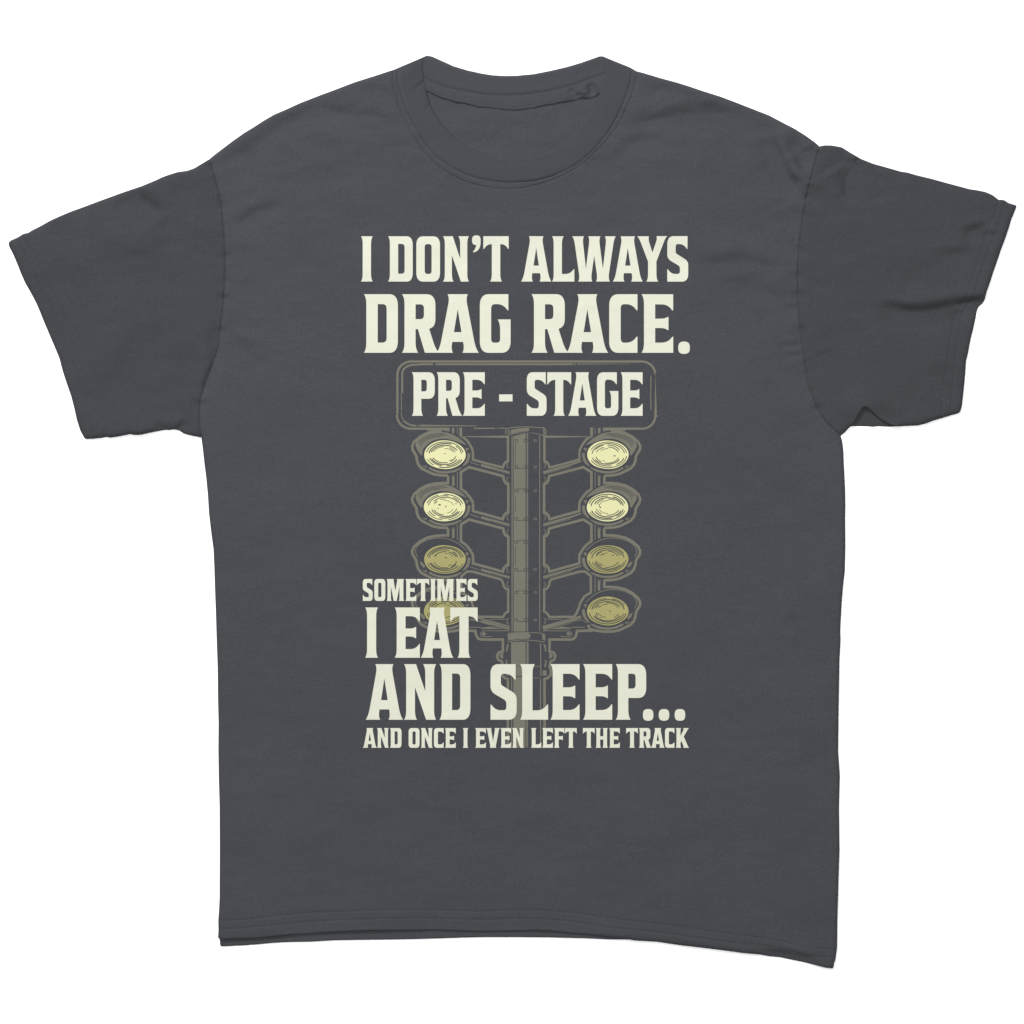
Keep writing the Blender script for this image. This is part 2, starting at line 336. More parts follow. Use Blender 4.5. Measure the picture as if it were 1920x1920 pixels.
def H_raw(X, Y):
    z = np.full(X.shape, 3.7)
    for pts, a, w in CREASES:
        P = np.array(pts); m = (X > P[:, 0].min()-9*w) & (X < P[:, 0].max()+9*w) & (Y > P[:, 1].min()-9*w) & (Y < P[:, 1].max()+9*w)
        if not m.any(): continue
        d, t, sg = seg_dist(X[m], Y[m], smooth(pts, n=4), along=True, signed=True)
        end = np.clip(np.minimum(t, 1-t)/0.30, 0, 1); end = end*end*(3-2*end)
        if a < -3: end = np.where(t > 0.5, 1, end)
        ww = w*(0.95 + 0.5*vnoise(t*6, t*0, 55))
        q = d/ww
        # cloth folds: steep flank away from the key softbox, long gentle one towards it
        q1 = np.where(sg > 0, q/2.2, q); q2 = np.where(sg < 0, np.maximum(q-1.6, 0)/2.6, 0)
        z[m] += (0.65*a*np.exp(-q1*q1/2) - 0.45*a*np.where(sg < 0, (1-np.exp(-q*q/2))*np.exp(-q2*q2/2), 0))*end*(1.2 if a < -3 else 1.75)
    top = np.exp(-((Y-250)/260)**2)
    dp = np.maximum(np.abs(X-986)-310, 0) + np.maximum(np.abs(Y-930)-500, 0); free = np.clip(dp/90, 0, 1)
    z += fbm(X/115, Y/62, 11, 3)*(0.75 + 1.1*top)
    z += fbm(X/300, Y/200, 21, 2)*1.6
    z += fbm((X+0.4*Y)/80, (Y-0.2*X)/38, 39, 2)*0.55*free
    z += fbm(X/34, Y/20, 31, 2)*(0.12 + 0.40*top)*free
    wr = np.exp(-((X-1300)/170)**2-((Y-220)/70)**2) + 0.8*np.exp(-((X-600)/170)**2-((Y-230)/60)**2) + 0.8*np.exp(-((X-1470)/60)**2-((Y-330)/110)**2)
    z += fbm(X/75, (Y+0.12*X)/26, 37, 3)*1.5*wr*np.clip(dp/40, 0, 1)
    return z + seam_groove(X, Y)
def H(X, Y):
    X = np.asarray(X, float); Y = np.asarray(Y, float)
    z = H_raw(X, Y); z = np.where(z < 2.2, 2.2*np.exp((z-2.2)/2.2), z)
    dc, tc = seg_dist(X, Y, COL_OUT, along=True)
    pk = np.clip(vnoise(tc*60, tc*0, 93), 0, 1)
    z += -0.6*np.exp(-(dc/1.8)**2)
    for l in STITCH_ROWS:
        m = (X > l[1]) & (X < l[2]) & (Y > l[3]) & (Y < l[4])
        if m.any(): z[m] += -0.33*np.exp(-(seg_dist(X[m], Y[m], l[0])/1.7)**2)
    dcs = seg_dist(X, Y, COL_ST); z += -0.75*np.exp(-(dcs/1.6)**2)
    d = np.full(X.shape, 1e9)
    for e in EDGE_SIDES: d = np.minimum(d, seg_dist(X, Y, e))
    t = np.clip(d/np.where((X < 370) | (X > 1582), 11.0, 8.0), 0, 1); f = np.sqrt(np.clip(1-(1-t)**2, 0, 1)); z = 0.35 + (z-0.35)*f
    # hem edge: a rounded fold that stays a little above the back panel
    dh = seg_dist(X, Y, HEM_F); t = np.clip(dh/np.where(X > 1090, 4+7*np.clip((X-1090)/90, 0, 1), 4.0), 0, 1); f = np.sqrt(np.clip(1-(1-t)**2, 0, 1))
    edge = 0.5 + 3.0*np.clip((1185-X)/120, 0, 1)
    z = np.minimum(z, edge + np.maximum(z-edge, 0)*f + np.minimum(z-edge, 0))
    # the lifted front edge of the right sleeve next to the armpit
    lf = np.exp(-((X-1625)/42)**2-((Y-760)/30)**2)
    m = lf > 0.01
    if m.any():
        dz = seg_dist(X[m], Y[m], R_FLAP[2:12]); t = np.clip(dz/3.0, 0, 1)
        z[m] += 2.6*lf[m] - 1.4*(1-np.sqrt(np.clip(1-(1-t)**2, 0, 1)))*lf[m]
    return z
def HB(X, Y):                                # back panel
    X = np.asarray(X, float); Y = np.asarray(Y, float)
    z = 1.3 + fbm(X/90, Y/45, 41, 3)*0.5
    nk = np.exp(-((X-960)/150)**2-((Y-250)/70)**2)
    z += nk*(0.5 + fbm(X/70, Y/26, 47, 3)*1.5)
    for pts, a, w in [([(850,240),(900,233),(1000,240),(1060,234)],-0.5,5),([(860,268),(920,270),(960,258)],-0.6,5),([(910,220),(913,245),(905,262)],-0.4,4),([(1000,212),(1008,236)],-0.3,5)]:
        dd, t = seg_dist(X, Y, smooth(pts, n=4), along=True); end = np.clip(np.minimum(t, 1-t)/0.25, 0, 1)
        z += a*end*np.exp(-(dd/w)**2/2)
    d = seg_dist(X, Y, SILH, closed=True); t = np.clip(d/2.5, 0, 1)
    return 0.25 + (np.maximum(z, 0.6)-0.25)*np.sqrt(np.clip(1-(1-t)**2, 0, 1))

def rails(lines, offs, inside_shapes, step=3.5):
    out = []
    for l in lines:
        P = resample(l, step); T = np.gradient(P, axis=0); T /= np.maximum(np.hypot(T[:, 0], T[:, 1]), 1e-9)[:, None]
        Nn = np.c_[-T[:, 1], T[:, 0]]
        for o in offs:
            Q = P + Nn*o
            m = inside_shapes.inside(Q[:, 0], Q[:, 1]); Q = Q[m]
            if len(Q): out.append(Q)
    return np.vstack(out)
def panel(name, outline, hfun, parent, lines, step=4.5, offs=(-6,-4.2,-2.8,-1.7,-0.8,0.8,1.7,2.8,4.2,6), mat=None):
    o = resample(outline, 4.0, closed=True)
    sh = Shape([o], 'nz')
    ex = rails(lines, offs, sh)
    V, F = triangulate([sh], extra=ex, step=step, split=None)
    return sheet(name, V, F, hfun, mat or M_FAB, parent)

# ------------------------------------------------------------------ the shirt's cloth parts
COL_OUT_R = COL_OUT[::-1]
body = L_SHO + SEAM_L[1:] + L_SIDE[1:] + HEM_F[1:] + R_SIDE[1:] + SEAM_R[::-1][1:] + R_SHO[1:] + COL_OUT_R[1:-1]
front = panel("front_panel", body, H, shirt, [SEAM_L, SEAM_R, L_SIDE, R_SIDE, HEM_F, COL_OUT, COL_ST, L_SHO, R_SHO, HS1, HS2])
slv_l = L_TOP + L_CUFF[1:] + L_BOT[1:] + SEAM_L[::-1][1:-1]
slv_r = R_FLAP + R_CUFF[1:] + R_TOP[1:] + SEAM_R[1:-1]
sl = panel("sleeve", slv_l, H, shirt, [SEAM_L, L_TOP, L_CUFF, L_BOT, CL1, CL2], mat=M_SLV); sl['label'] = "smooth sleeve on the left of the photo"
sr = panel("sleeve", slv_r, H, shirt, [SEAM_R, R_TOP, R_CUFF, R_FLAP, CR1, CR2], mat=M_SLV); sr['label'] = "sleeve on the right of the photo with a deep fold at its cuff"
# lower layers of the sleeves
def flat(z0, amp=0.25, seed=61):
    def f(X, Y):
        d = seg_dist(X, Y, SILH, closed=True); t = np.clip(d/2.0, 0, 1)
        return 0.2 + (z0 + fbm(X/60, Y/40, seed, 2)*amp - 0.2)*np.sqrt(np.clip(1-(1-t)**2, 0, 1))
    return f
lay_l = [(384,315)] + [(x+1.0, y+1.6) for x, y in L_TOP[3:-1]] + [(x+2.0, y-0.3) for x, y in L_CUFF[1:-1]] + [(x, y-1.5) for x, y in L_BOT[1:-1]]
ul = panel("sleeve_back", lay_l, flat(0.5), shirt, [L_CUFF], step=12, offs=(-2, 2), mat=M_SLV)
lay_r = R_BOT[:-1] + [(x-2.0, y) for x, y in R_CUFF[:-1]] + [(x, y+1.8) for x, y in R_TOP[1:-1]] + SEAM_R[2:-2:2]
ur = panel("sleeve_back", lay_r, lambda X, Y: flat(0.5)(X, Y) + 2.0*np.clip((797-Y)/35, 0, 1)*np.exp(-((np.asarray(X)-1625)/50)**2), shirt, [R_BOT], step=8, offs=(-2, -1, 1, 2), mat=M_SLV)
back = [(x, y+3) for x, y in L_SHO[3:]] + [(x+2, y) for x, y in SEAM_L[3:-1:2]] + [(x+1.8, y) for x, y in L_SIDE[1:-2]] + HEM_B + \
       [(x-1.8, y) for x, y in R_SIDE[3:]] + [(x-2, y) for x, y in SEAM_R[::-1][1:-2:2]] + [(x, y+3) for x, y in R_SHO[1:-3]] + [(1150,150),(1125,150)] + [tuple(p) for p in NECK_LOW[::-1][4:-4:3]] + [(800,150),(770,150)]
bk = panel("back_panel", back, HB, shirt, [HEM_B, NECK_LOW], step=6, offs=(-5, -2.5, -1.2, 1.2, 2.5, 5))
bk['label'] = "back panel seen inside the neck and below the front hem"

# ------------------------------------------------------------------ strips: collar, neck tape
def strip(name, A, B, nu, nv, hfun, mat, parent):
    A = resample(A, n=nu); B = resample(B, n=nu)
    V = []; F = []
    for i in range(nu):
        for j in range(nv):
            t = j/(nv-1); x, y = A[i]*(1-t) + B[i]*t
            V.append((x, y, i/(nu-1), t))
    V = np.array(V); z, dx, dy = hfun(V[:, 0], V[:, 1], V[:, 2], V[:, 3])
    P = np.c_[(V[:, 0]+dx-960)*S, (960-V[:, 1]-dy)*S, z*0.001]
    for i in range(nu-1):
        for j in range(nv-1):
            a = i*nv+j; f = (a, a+1, a+nv+1, a+nv)
            F.append(f)
    p0, p1, p2 = P[F[0][0]], P[F[0][1]], P[F[0][2]]
    if np.cross(p1-p0, p2-p0)[2] < 0: F = [f[::-1] for f in F]
    return link(name, P, F, mat, parent)

NR = 205
def collar_h(X, Y, u, t):                    # t=0 at the seam, t=1 at the neck opening
    ends = np.minimum(u, 1-u)
    z = H_raw(X, Y)*0.35 + 3.7*0.65
    z = np.clip(z, 3.2, 4.8)
    prof = 0.95*np.sqrt(np.clip(1-(1-np.clip(t/0.10, 0, 1))**2, 0, 1)) + 0.5*np.sin(np.pi*np.clip(t, 0, 1))
    e = np.clip((1-t)/0.09, 0, 1); edge = np.sqrt(np.clip(1-(1-e)**2, 0, 1))
    z = z - 0.5 + prof
    z = 1.9 + (z-1.9)*edge
    rib = 0.20*np.sin(2*np.pi*NR*u)*np.clip((t-0.06)/0.05, 0, 1)*np.clip((1-t)/0.05, 0, 1)
    w = fbm(u*14, t*1.5, 71, 2)*0.5
    # the collar turns down at the shoulders
    c = np.clip(ends/0.035, 0, 1); z = 1.2 + (z+w-1.2)*np.sqrt(np.clip(1-(1-c)**2, 0, 1))
    z += 0.35*np.exp(-((t-0.93)/0.04)**2)
    # cross wrinkle near the left fold
    z -= 0.8*np.exp(-((u-0.088)/0.006)**2)*np.exp(-((t-0.8)/0.3)**2)
    z -= 0.5*np.exp(-((u-0.165)/0.006)**2)*np.exp(-((t-0.95)/0.3)**2)
    return z + rib, 0*z, 0*z
cf = strip("collar", COL_OUT, COL_IN, NR*6+1, 18, collar_h, M_RIB, shirt); cf['label'] = "ribbed front collar band"
NB = 104
def backcol_h(X, Y, u, t):                   # t=0 top fold, t=1 at the seam
    z = 2.3 + 1.2*np.sqrt(np.clip(1-(1-np.clip(t/0.16, 0, 1))**2, 0, 1)) - 0.7*t - 0.8*np.clip((t-0.9)/0.1, 0, 1)
    z = np.where(t < 0.02, 0.5, z)
    z += 0.17*np.sin(2*np.pi*NB*u)*np.clip((t-0.04)/0.06, 0, 1)*np.clip((1-t)/0.06, 0, 1)
    z += fbm(u*8, t*1.5, 75, 2)*0.5
    return z, 0*z, 0*z
top2 = [(788,110)] + NECK_TOP + [(1140,111)]
cb = strip("back_collar", top2, NECK_LOW, NB*6+1, 14, backcol_h, M_RIB, shirt); cb['label'] = "ribbed back collar band seen inside the neck"
def tape_h(X, Y, u, t):
    z = 2.0 + 1.1*np.sqrt(np.clip(1-(1-np.clip(t/0.15, 0, 1))**2, 0, 1))*np.sqrt(np.clip(1-(1-np.clip((1-t)/0.16, 0, 1))**2, 0, 1))
    rough = np.clip((u-0.70)/0.12, 0, 1)*np.clip((0.97-u)/0.05, 0, 1)
    z += rough*np.clip(t/0.35, 0, 1)*(1.5*np.sin(2*np.pi*(u*9.5 + 0.30*t + 0.10*np.sin(5*t))) * np.sin(np.pi*np.clip(t, 0, 1)) + fbm(u*26 + t, t*2.2 - u*6, 81, 2)*1.3) + fbm(u*16, t*0.8, 83, 2)*0.35
    z -= 0.22*np.exp(-((t-0.14)/0.05)**2) + 0.3*np.exp(-((t-0.80)/0.05)**2)
    dy = rough*fbm(u*30, t*2, 85, 2)*4.0*t + t*fbm(u*26, 0*t, 87, 2)*1.8
    return z, 0*z, dy
strip("neck_tape", NECK_LOW, TAPE_LOW, 320, 16, tape_h, M_FAB, shirt)

# ------------------------------------------------------------------ stitching
def stitches(name, line, hfun, parent, length=3.0, pitch=5.0, width=1.1, rise=0.16, lift=0.0, zig=0.0, smoothit=True, mat=None):
    P = resample(smooth(line, n=4) if smoothit else line, step=pitch/2)
    V = []; F = []; A = []; k = 0
    for i in range(0, len(P)-1, 2):
        a = P[i]; b = P[i+1]; d = b-a; L = np.hypot(*d)
        if L < 1e-6: continue
        d /= L; n = np.array([-d[1], d[0]])
        if zig: d = d*math.cos(zig) + n*math.sin(zig); n = np.array([-d[1], d[0]])
        c = (a+b)/2
        ring = []
        for (s, w, r) in ((-0.5, 0.25, 0.0), (-0.3, 0.5, 0.8), (0.0, 0.55, 1.0), (0.3, 0.5, 0.8), (0.5, 0.25, 0.0)):
            for q, rr in ((-1, 0), (0, 1), (1, 0)):
                p = c + d*s*length + n*q*w*width
                ring.append((p[0], p[1], r*rr*rise))
        b0 = len(A); A.extend(ring)
        for s in range(4):
            for q in range(2):
                F.append((b0+s*3+q, b0+s*3+q+1, b0+s*3+q+4, b0+s*3+q+3))
    A = np.array(A); z = hfun(A[:, 0], A[:, 1]) + A[:, 2] + lift
    return link(name, np.c_[(A[:, 0]-960)*S, (960-A[:, 1])*S, z*0.001], F, mat or M_THR, parent)
h1 = stitches("hem_stitching", HS1, H, front, 2.6, 4.3, 1.1, 0.30)
h2 = stitches("hem_stitching", HS2, H, front, 2.6, 4.3, 1.1, 0.30)
stitches("collar_stitching", COL_ST, H, front, 3.4, 5.6, 1.5, 0.42, smoothit=False)
def off_line(line, o, step=8):
    P = resample(line, step); T = np.gradient(P, axis=0); T /= np.hypot(T[:, 0], T[:, 1])[:, None]
    return [tuple(q) for q in P + np.c_[-T[:, 1], T[:, 0]]*o]
stitches("cuff_stitching", CL1, H, sl, 2.6, 4.3, 1.0, 0.22); stitches("cuff_stitching", CL2, H, sl, 2.2, 4.3, 0.8, 0.15, mat=M_FAB)
stitches("cuff_stitching", CR1, H, sr, 2.6, 4.3, 1.0, 0.22); stitches("cuff_stitching", CR2, H, sr, 2.2, 4.3, 0.8, 0.15, mat=M_FAB)

# ------------------------------------------------------------------ lettering (cap height 176)
G = {}
G['I'] = "M0,0 L45.8,0 C41,7 39,16 39,32 L39,144 C39,160 41,169 45.8,176 L0,176 C5,169 6.8,160 6.8,144 L6.8,32 C6.8,16 5,7 0,0"
G['D'] = "M0,0 L77,0 C93,0 102,12 102,36 L102,140 C102,164 93,176 77,176 L0,176 C5,169 7.3,160 7.3,144 L7.3,32 C7.3,16 5,7 0,0 M41.5,29.8 L55,29.8 C64,29.8 68.3,34 68.3,44 L68.3,131 C68.3,141 64,145.5 55,145.5 L41.5,145.5"
G['R'] = "M0,0 L69,0 C85,0 93.5,12 93.5,34 L93.5,72 C93.5,92 88,100 76,104 L88,145 C92,158 97,168 103.2,176 L64.1,176 L44.5,105 L38,105 L38,144 C38,160 41,169 45.3,176 L0,176 C5,169 7,160 7,144 L7,32 C7,16 5,7 0,0 M38,30.5 L51,30.5 C58,30.5 61.4,35 61.4,43 L61.4,62 C61.4,71 58,75 51,75 L38,75"
G['P'] = "M0,0 L68,0 C84,0 92.7,12 92.7,34 L92.7,74 C92.7,96 84,107.3 68,107.3 L38.3,107.3 L38.3,144 C38.3,160 41,169 45,176 L0,176 C5,169 6.8,160 6.8,144 L6.8,32 C6.8,16 5,7 0,0 M38.3,30.5 L51,30.5 C57.5,30.5 60.4,35 60.4,43 L60.4,64 C60.4,73 57.5,77.3 51,77.3 L38.3,77.3"
G['E'] = "M0,0 L88.7,0 L88.7,48.5 L86,48.5 C79,37 70,30.5 56,30.5 L38.3,30.5 L38.3,73.5 L52,73.5 C62,73.5 68,72 73.5,68 L75.5,68 L75.5,108 L73.5,108 C68,103.5 62,101.6 52,101.6 L38.3,101.6 L38.3,145.5 L56,145.5 C70,145.5 79,139 86,127.7 L88.7,127.7 L88.7,176 L0,176 C5,169 7,160 7,144 L7,32 C7,16 5,7 0,0"
G['F'] = "M0,0 L86,0 L86,48.5 L83.4,48.5 C77,37 68,30.5 55,30.5 L38.3,30.5 L38.3,73.5 L51,73.5 C60,73.5 66,72 71,68 L73,68 L73,108 L71,108 C66,103.5 60,101.6 51,101.6 L38.3,101.6 L38.3,144 C38.3,160 41,169 45,176 L0,176 C5,169 7,160 7,144 L7,32 C7,16 5,7 0,0"
G['A'] = "M29.5,0 L84.5,0 C82,5 81,10 81.1,17 C81.3,25 83.2,34 84.7,43 L101.5,140 C104.5,156 108,167 114,176 L69.7,176 C72.5,171 73.3,165 73.3,159 C73.3,153 72.3,148 71.6,143.3 L42.4,143.3 C41.7,148 40.7,153 40.7,159 C40.7,165 41.5,171 44.3,176 L0,176 C6,167 9.5,156 12.5,140 L29.3,43 C30.8,34 32.7,25 32.9,17 C33,10 32,5 29.5,0 M57,45.3 L67.2,114 L46.8,114"
G['G'] = "M26,0 L85.8,0 L85.8,48.3 L83,48.3 C76,37 66,29.8 51,29.8 L47,29.8 C38,29.8 34,34 34,44 L34,134 C34,142 37,145.5 43,145.5 L51,145.5 C57.5,145.5 61,142 61,134 L61,108 C61,93 58.5,83 53.5,75.7 L92.5,75.7 L92.5,142 C92.5,163 83,176 66,176 L26,176 C9,176 0,163 0,142 L0,34 C0,13 9,0 26,0"
G['C'] = "M27,0 L84.8,0 L84.8,48.4 L82,48.4 C75,37 65,30 50,30 L46,30 C38,30 34.5,34 34.5,44 L34.5,131 C34.5,141.5 38,145.6 46,145.6 L50,145.6 C65,145.6 75,139 82,127.6 L84.8,127.6 L84.8,176 L27,176 C9,176 0,163 0,142 L0,34 C0,13 9,0 27,0"
G['.'] = "M17.5,142.2 C30.6,142.2 35,147.5 35,160.8 C35,174.1 30.6,179.4 17.5,179.4 C4.4,179.4 0,174.1 0,160.8 C0,147.5 4.4,142.2 17.5,142.2"
G['O'] = "M26,0 L66,0 C83,0 92,13 92,34 L92,142 C92,163 83,176 66,176 L26,176 C9,176 0,163 0,142 L0,34 C0,13 9,0 26,0 M43,30.4 L49,30.4 C56,30.4 59.3,34 59.3,43 L59.3,133 C59.3,142 56,146 49,146 L43,146 C36,146 32.5,142 32.5,133 L32.5,43 C32.5,34 36,30.4 43,30.4"
G['N'] = "M0,0 L37.4,0 L66.1,86.5 L66.1,32 C66.1,16 64,7 59.3,0 L100,0 C95.5,7 93.5,16 93.5,32 L93.5,144 C93.5,160 95.5,169 100,176 L68.8,176 L34.1,73 L34.1,144 C34.1,160 36,169 40.6,176 L0,176 C5,169 6.8,160 6.8,144 L6.8,32 C6.8,16 5,7 0,0"
G["'"] = "M16.6,-3.3 C29,-3.3 33.2,2 33.2,16 L33.2,22 C33.2,45 24,60 4.5,62.3 L3.5,60 C11,52 15,44 15.8,33.3 L12,33.3 C3.5,33.3 0,27 0,15 C0,2 4.5,-3.3 16.6,-3.3"
G['T'] = "M0,0 L98.4,0 L98.4,49 L95.7,49 C89,37 80,30.6 65.8,30.6 L65.8,144 C65.8,160 67.5,169 72.3,176 L26.3,176 C31,169 33,160 33,144 L33,30.6 C19,30.6 10,37 2.9,49 L0,49"
G['L'] = "M0,0 L45.7,0 C41,7 38.5,16 38.5,32 L38.5,146.4 L51,146.4 C66,146.4 76,140 84,128 L86.8,128 L86.8,176 L0,176 C5,169 6.5,160 6.5,144 L6.5,32 C6.5,16 5,7 0,0"
G['W'] = "M0,0 L45.7,0 C42,7 41.4,14 42.3,26 L53.3,127.2 L65.5,26 C66.3,14 66,7 62.3,0 L109.7,0 C106,7 105.2,14 106,26 L119.2,127.2 L130.6,26 C131.3,14 131,7 126.8,0 L169.5,0 C164,7 161.5,18 159.5,32 L142.4,146 C141,160 142,169 146,176 L92.5,176 C96,170 97,160 95.5,146 L85.3,76 L75.3,146 C73.8,160 74.5,170 78,176 L23.1,176 C27.5,169 28,160 26.5,146 L10.5,32 C8,16 5,7 0,0"
G['Y'] = "M0,0 L45.5,0 C44,5 43.5,12 46,22 L59.2,62.6 L73.3,22 C76.5,12 76.5,5 74.3,0 L116.2,0 C110,6 106,14 102,26 L74.6,97.6 L74.6,144 C74.6,160 76.5,169 81.3,176 L35.4,176 C40,169 42.1,160 42.1,144 L42.1,97.6 L14.5,26 C10,14 6,6 0,0"
G['S'] = "M24,0 L78,0 L78,49 L75.5,49 C68,37 58,30.6 46,30.6 L42,30.6 C35,30.6 32.2,34 32.2,42 L32.2,58 C32.2,65 35,67.5 42,71.5 L68,88 C77,94 81.2,101 81.2,112 L81.2,146 C81.2,164 73,176 57,176 L0,176 L0,128.4 L3,128.4 C10,139.5 19,145.9 31,145.9 L40,145.9 C46.5,145.9 49.3,142 49.3,134 L49.3,126 C49.3,119 47,115.5 42,112 L13,94.5 C4,88 0,80 0,69 L0,30 C0,12 8,0 24,0"
G['M'] = "M0,0 L57.1,0 C55,7 55,14 57,26 L68.9,95 L81,26 C83,14 83,7 80.1,0 L138.3,0 C134,7 132.5,16 132.5,32 L132.5,144 C132.5,160 134,169 138.3,176 L96.2,176 C100,169 101.5,160 101.5,144 L101.5,59 L79.6,176 L55.4,176 L33.2,59 L33.2,144 C33.2,160 35,169 38.8,176 L0,176 C4.5,169 6.3,160 6.3,144 L6.3,32 C6.3,16 4.5,7 0,0"
G['V'] = "M0,0 L46,0 C43,7 43,14 44.5,24 L59,118 L73.5,24 C75,14 75,7 72,0 L118,0 C112.5,7 109,16 106.5,32 L84.5,150 C83,160 83.5,169 86.5,176 L31.5,176 C34.5,169 35,160 33.5,150 L11.5,32 C9,16 5.5,7 0,0"
G['H'] = "M0,0 L48,0 C42.5,7 40.4,16 40.4,32 L40.4,73 L69.3,73 L69.3,32 C69.3,16 67,7 61.7,0 L109.7,0 C105,7 103,16 103,32 L103,144 C103,160 105,169 109.7,176 L61.7,176 C67,169 69.3,160 69.3,144 L69.3,102.5 L40.4,102.5 L40.4,144 C40.4,160 42.5,169 48,176 L0,176 C5,169 6.8,160 6.8,144 L6.8,32 C6.8,16 5,7 0,0"
G['K'] = "M0,0 L48,0 C43,7 42,16 42,32 L42,70 L66,24 C69,15 70,7 67,0 L119.4,0 C113,6 108,12 103,21 L71.5,76 L100,140 C105,153 111,166 119.4,176 L67,176 C70,170 70,163 67,155 L51,116 L42,131 L42,144 C42,160 43.5,169 48,176 L0,176 C4.5,169 6,160 6,144 L6,32 C6,16 4.5,7 0,0"
G['-'] = "M0,89.5 L54,89.5 L54,117.7 L0,117.7"
def parse(d):
    loops = []; cur = None
    tok = d.replace('M', ' M').replace('L', ' L').replace('C', ' C').split()
    i = 0; cmd = None
    while i < len(tok):
        t = tok[i]
        if t[0] in 'MLC': cmd = t[0]; t = t[1:]
        p = tuple(map(float, t.split(',')))
        if cmd == 'M': cur = [p]; loops.append(cur); cmd = 'L'; i += 1
        elif cmd == 'L': cur.append(p); i += 1
        else:
            q = tuple(map(float, tok[i+1].split(','))); r = tuple(map(float, tok[i+2].split(','))); a = cur[-1]
            for k in range(1, 9):
                s = k/8; b = 1-s
                cur.append((b**3*a[0]+3*b*b*s*p[0]+3*b*s*s*q[0]+s**3*r[0], b**3*a[1]+3*b*b*s*p[1]+3*b*s*s*q[1]+s**3*r[1]))
            i += 3
    return loops
def clean(l):
    out = [l[0]]
    for p in l[1:]:
        if abs(p[0]-out[-1][0]) + abs(p[1]-out[-1][1]) > 0.02: out.append(p)
    if abs(out[0][0]-out[-1][0]) + abs(out[0][1]-out[-1][1]) < 0.02: out.pop()
    return out
def glyph(ch, x0, x1, y0, y1):
    L = parse(G[ch]); xs = [p[0] for l in L for p in l]; k = (x1-x0)/max(xs); ky = (y1-y0)/176
    return Shape([clean([(x0+p[0]*k, y0+p[1]*ky) for p in l]) for l in L], 'eo')
LINES = [
 ("I DON'T ALWAYS", 443.0, 528.0, [('I',676.8,699),('D',727.8,773.9),('O',780.6,825),('N',830.7,879.3),("'",885.1,901.2),('T',906.2,953.8),('A',977,1033.8),('L',1035,1076.9),('W',1072.9,1154.8),('A',1149,1205.3),('Y',1194.8,1251),('S',1251.2,1290.5)]),
 ("DRAG RACE.", 551.75, 661.6, [('D',682.4,746.1),('R',753.8,823),('A',818.7,897.8),('G',899.7,957.4),('R',996.5,1065.4),('A',1062.2,1140.3),('C',1142.2,1195.2),('E',1202.7,1262.2),('.',1271.6,1293.4)]),
 ("PRE - STAGE", 698.1, 779.75, [('P',772.3,815.3),('R',818.8,866.6),('E',867.9,909),('-',935.9,961),('S',987.75,1024.75),('T',1026,1070.9),('A',1065.3,1118.1),('G',1119.4,1159.4),('E',1163.8,1204.8)]),
 ("SOMETIMES", 1085.6, 1126.7, [('S',680.3,698.8),('O',701.8,722.5),('M',725.1,757.8),('E',760.2,780.5),('T',781.7,804.8),('I',806.6,817.3),('M',818.8,851.3),('E',854.5,874.6),('S',877,895.8)]),
 ("I EAT", 1139, 1233.2, [('I',684.7,708.9),('E',740.1,787.3),('A',789,850.1),('T',844.2,895.6)]),
 ("AND SLEEP...", 1245.2, 1349.4, [('A',685.7,755.8),('N',757.5,817.9),('D',824.1,882),('S',919.7,968.7),('L',975.2,1027.7),('E',1032,1086.7),('E',1093.3,1147.9),('P',1154.5,1211.6),('.',1205.4,1225.1),('.',1235.1,1254.9),('.',1265,1284.8)]),
 ("AND ONCE I EVEN LEFT THE TRACK", 1365, 1402, [('A',680.4,706.4),('N',706.9,728.9),('D',731.2,752.9),('O',766.2,786.7),('N',789,811.4),('C',813.7,831.9),('E',834.3,854.6),('I',867.8,878),('E',891.1,911.1),('V',911.7,937.3),('E',938.5,958.2),('N',960.4,982.4),('L',995.7,1014.9),('E',1016.7,1036.7),('F',1038.8,1058.2),('T',1059.4,1081.4),('T',1092.9,1115),('H',1116.9,1139.6),('E',1142.1,1162.1),('T',1174,1196),('R',1197.9,1221.6),('A',1220.6,1246.2),('C',1246.8,1264.5),('K',1267.1,1291.9)]),
]
for txt, y0, y1, gl in LINES:
    V, F = triangulate([glyph(c, a, b, y0, y1) for c, a, b in gl], step=6)
    o = sheet("printed_lettering", V, F, H, M_TXT, shirt, lift=0.28)
    o['label'] = "cream lettering reading " + txt

# ------------------------------------------------------------------ printed starting lights
def ribbon(pts, w, closed=False, w2=None):
    P = np.array(pts, float); n = len(P)
    if closed:
        T1 = P - np.roll(P, 1, 0); T2 = np.roll(P, -1, 0) - P
    else:
        T2 = np.vstack([np.diff(P, axis=0), P[-1:]-P[-2:-1]]); T1 = np.vstack([P[1:2]-P[0:1], np.diff(P, axis=0)])
    T1 = T1/np.hypot(T1[:, 0], T1[:, 1])[:, None]; T2 = T2/np.hypot(T2[:, 0], T2[:, 1])[:, None]
    N1 = np.c_[-T1[:, 1], T1[:, 0]]; N2 = np.c_[-T2[:, 1], T2[:, 0]]
    M = N1+N2; l = np.hypot(M[:, 0], M[:, 1])[:, None]; M = M/np.maximum(l, 1e-6); M = M/np.clip((M*N1).sum(1), 0.55, 1)[:, None]
    W = np.full(n, w/2.0) if w2 is None else np.linspace(w/2.0, w2/2.0, n)
    a = P + M*W[:, None]; b = P - M*W[:, None]
    if closed: return Shape([a, b], 'eo')
    return Shape([np.vstack([a, b[::-1]])], 'nz')
def poly(pts): return Shape([pts], 'nz')
def disc(c, rx, ry=None, n=14):
    ry = ry or rx
    return poly([(c[0]+rx*math.cos(2*math.pi*k/n), c[1]+ry*math.sin(2*math.pi*k/n)) for k in range(n)])
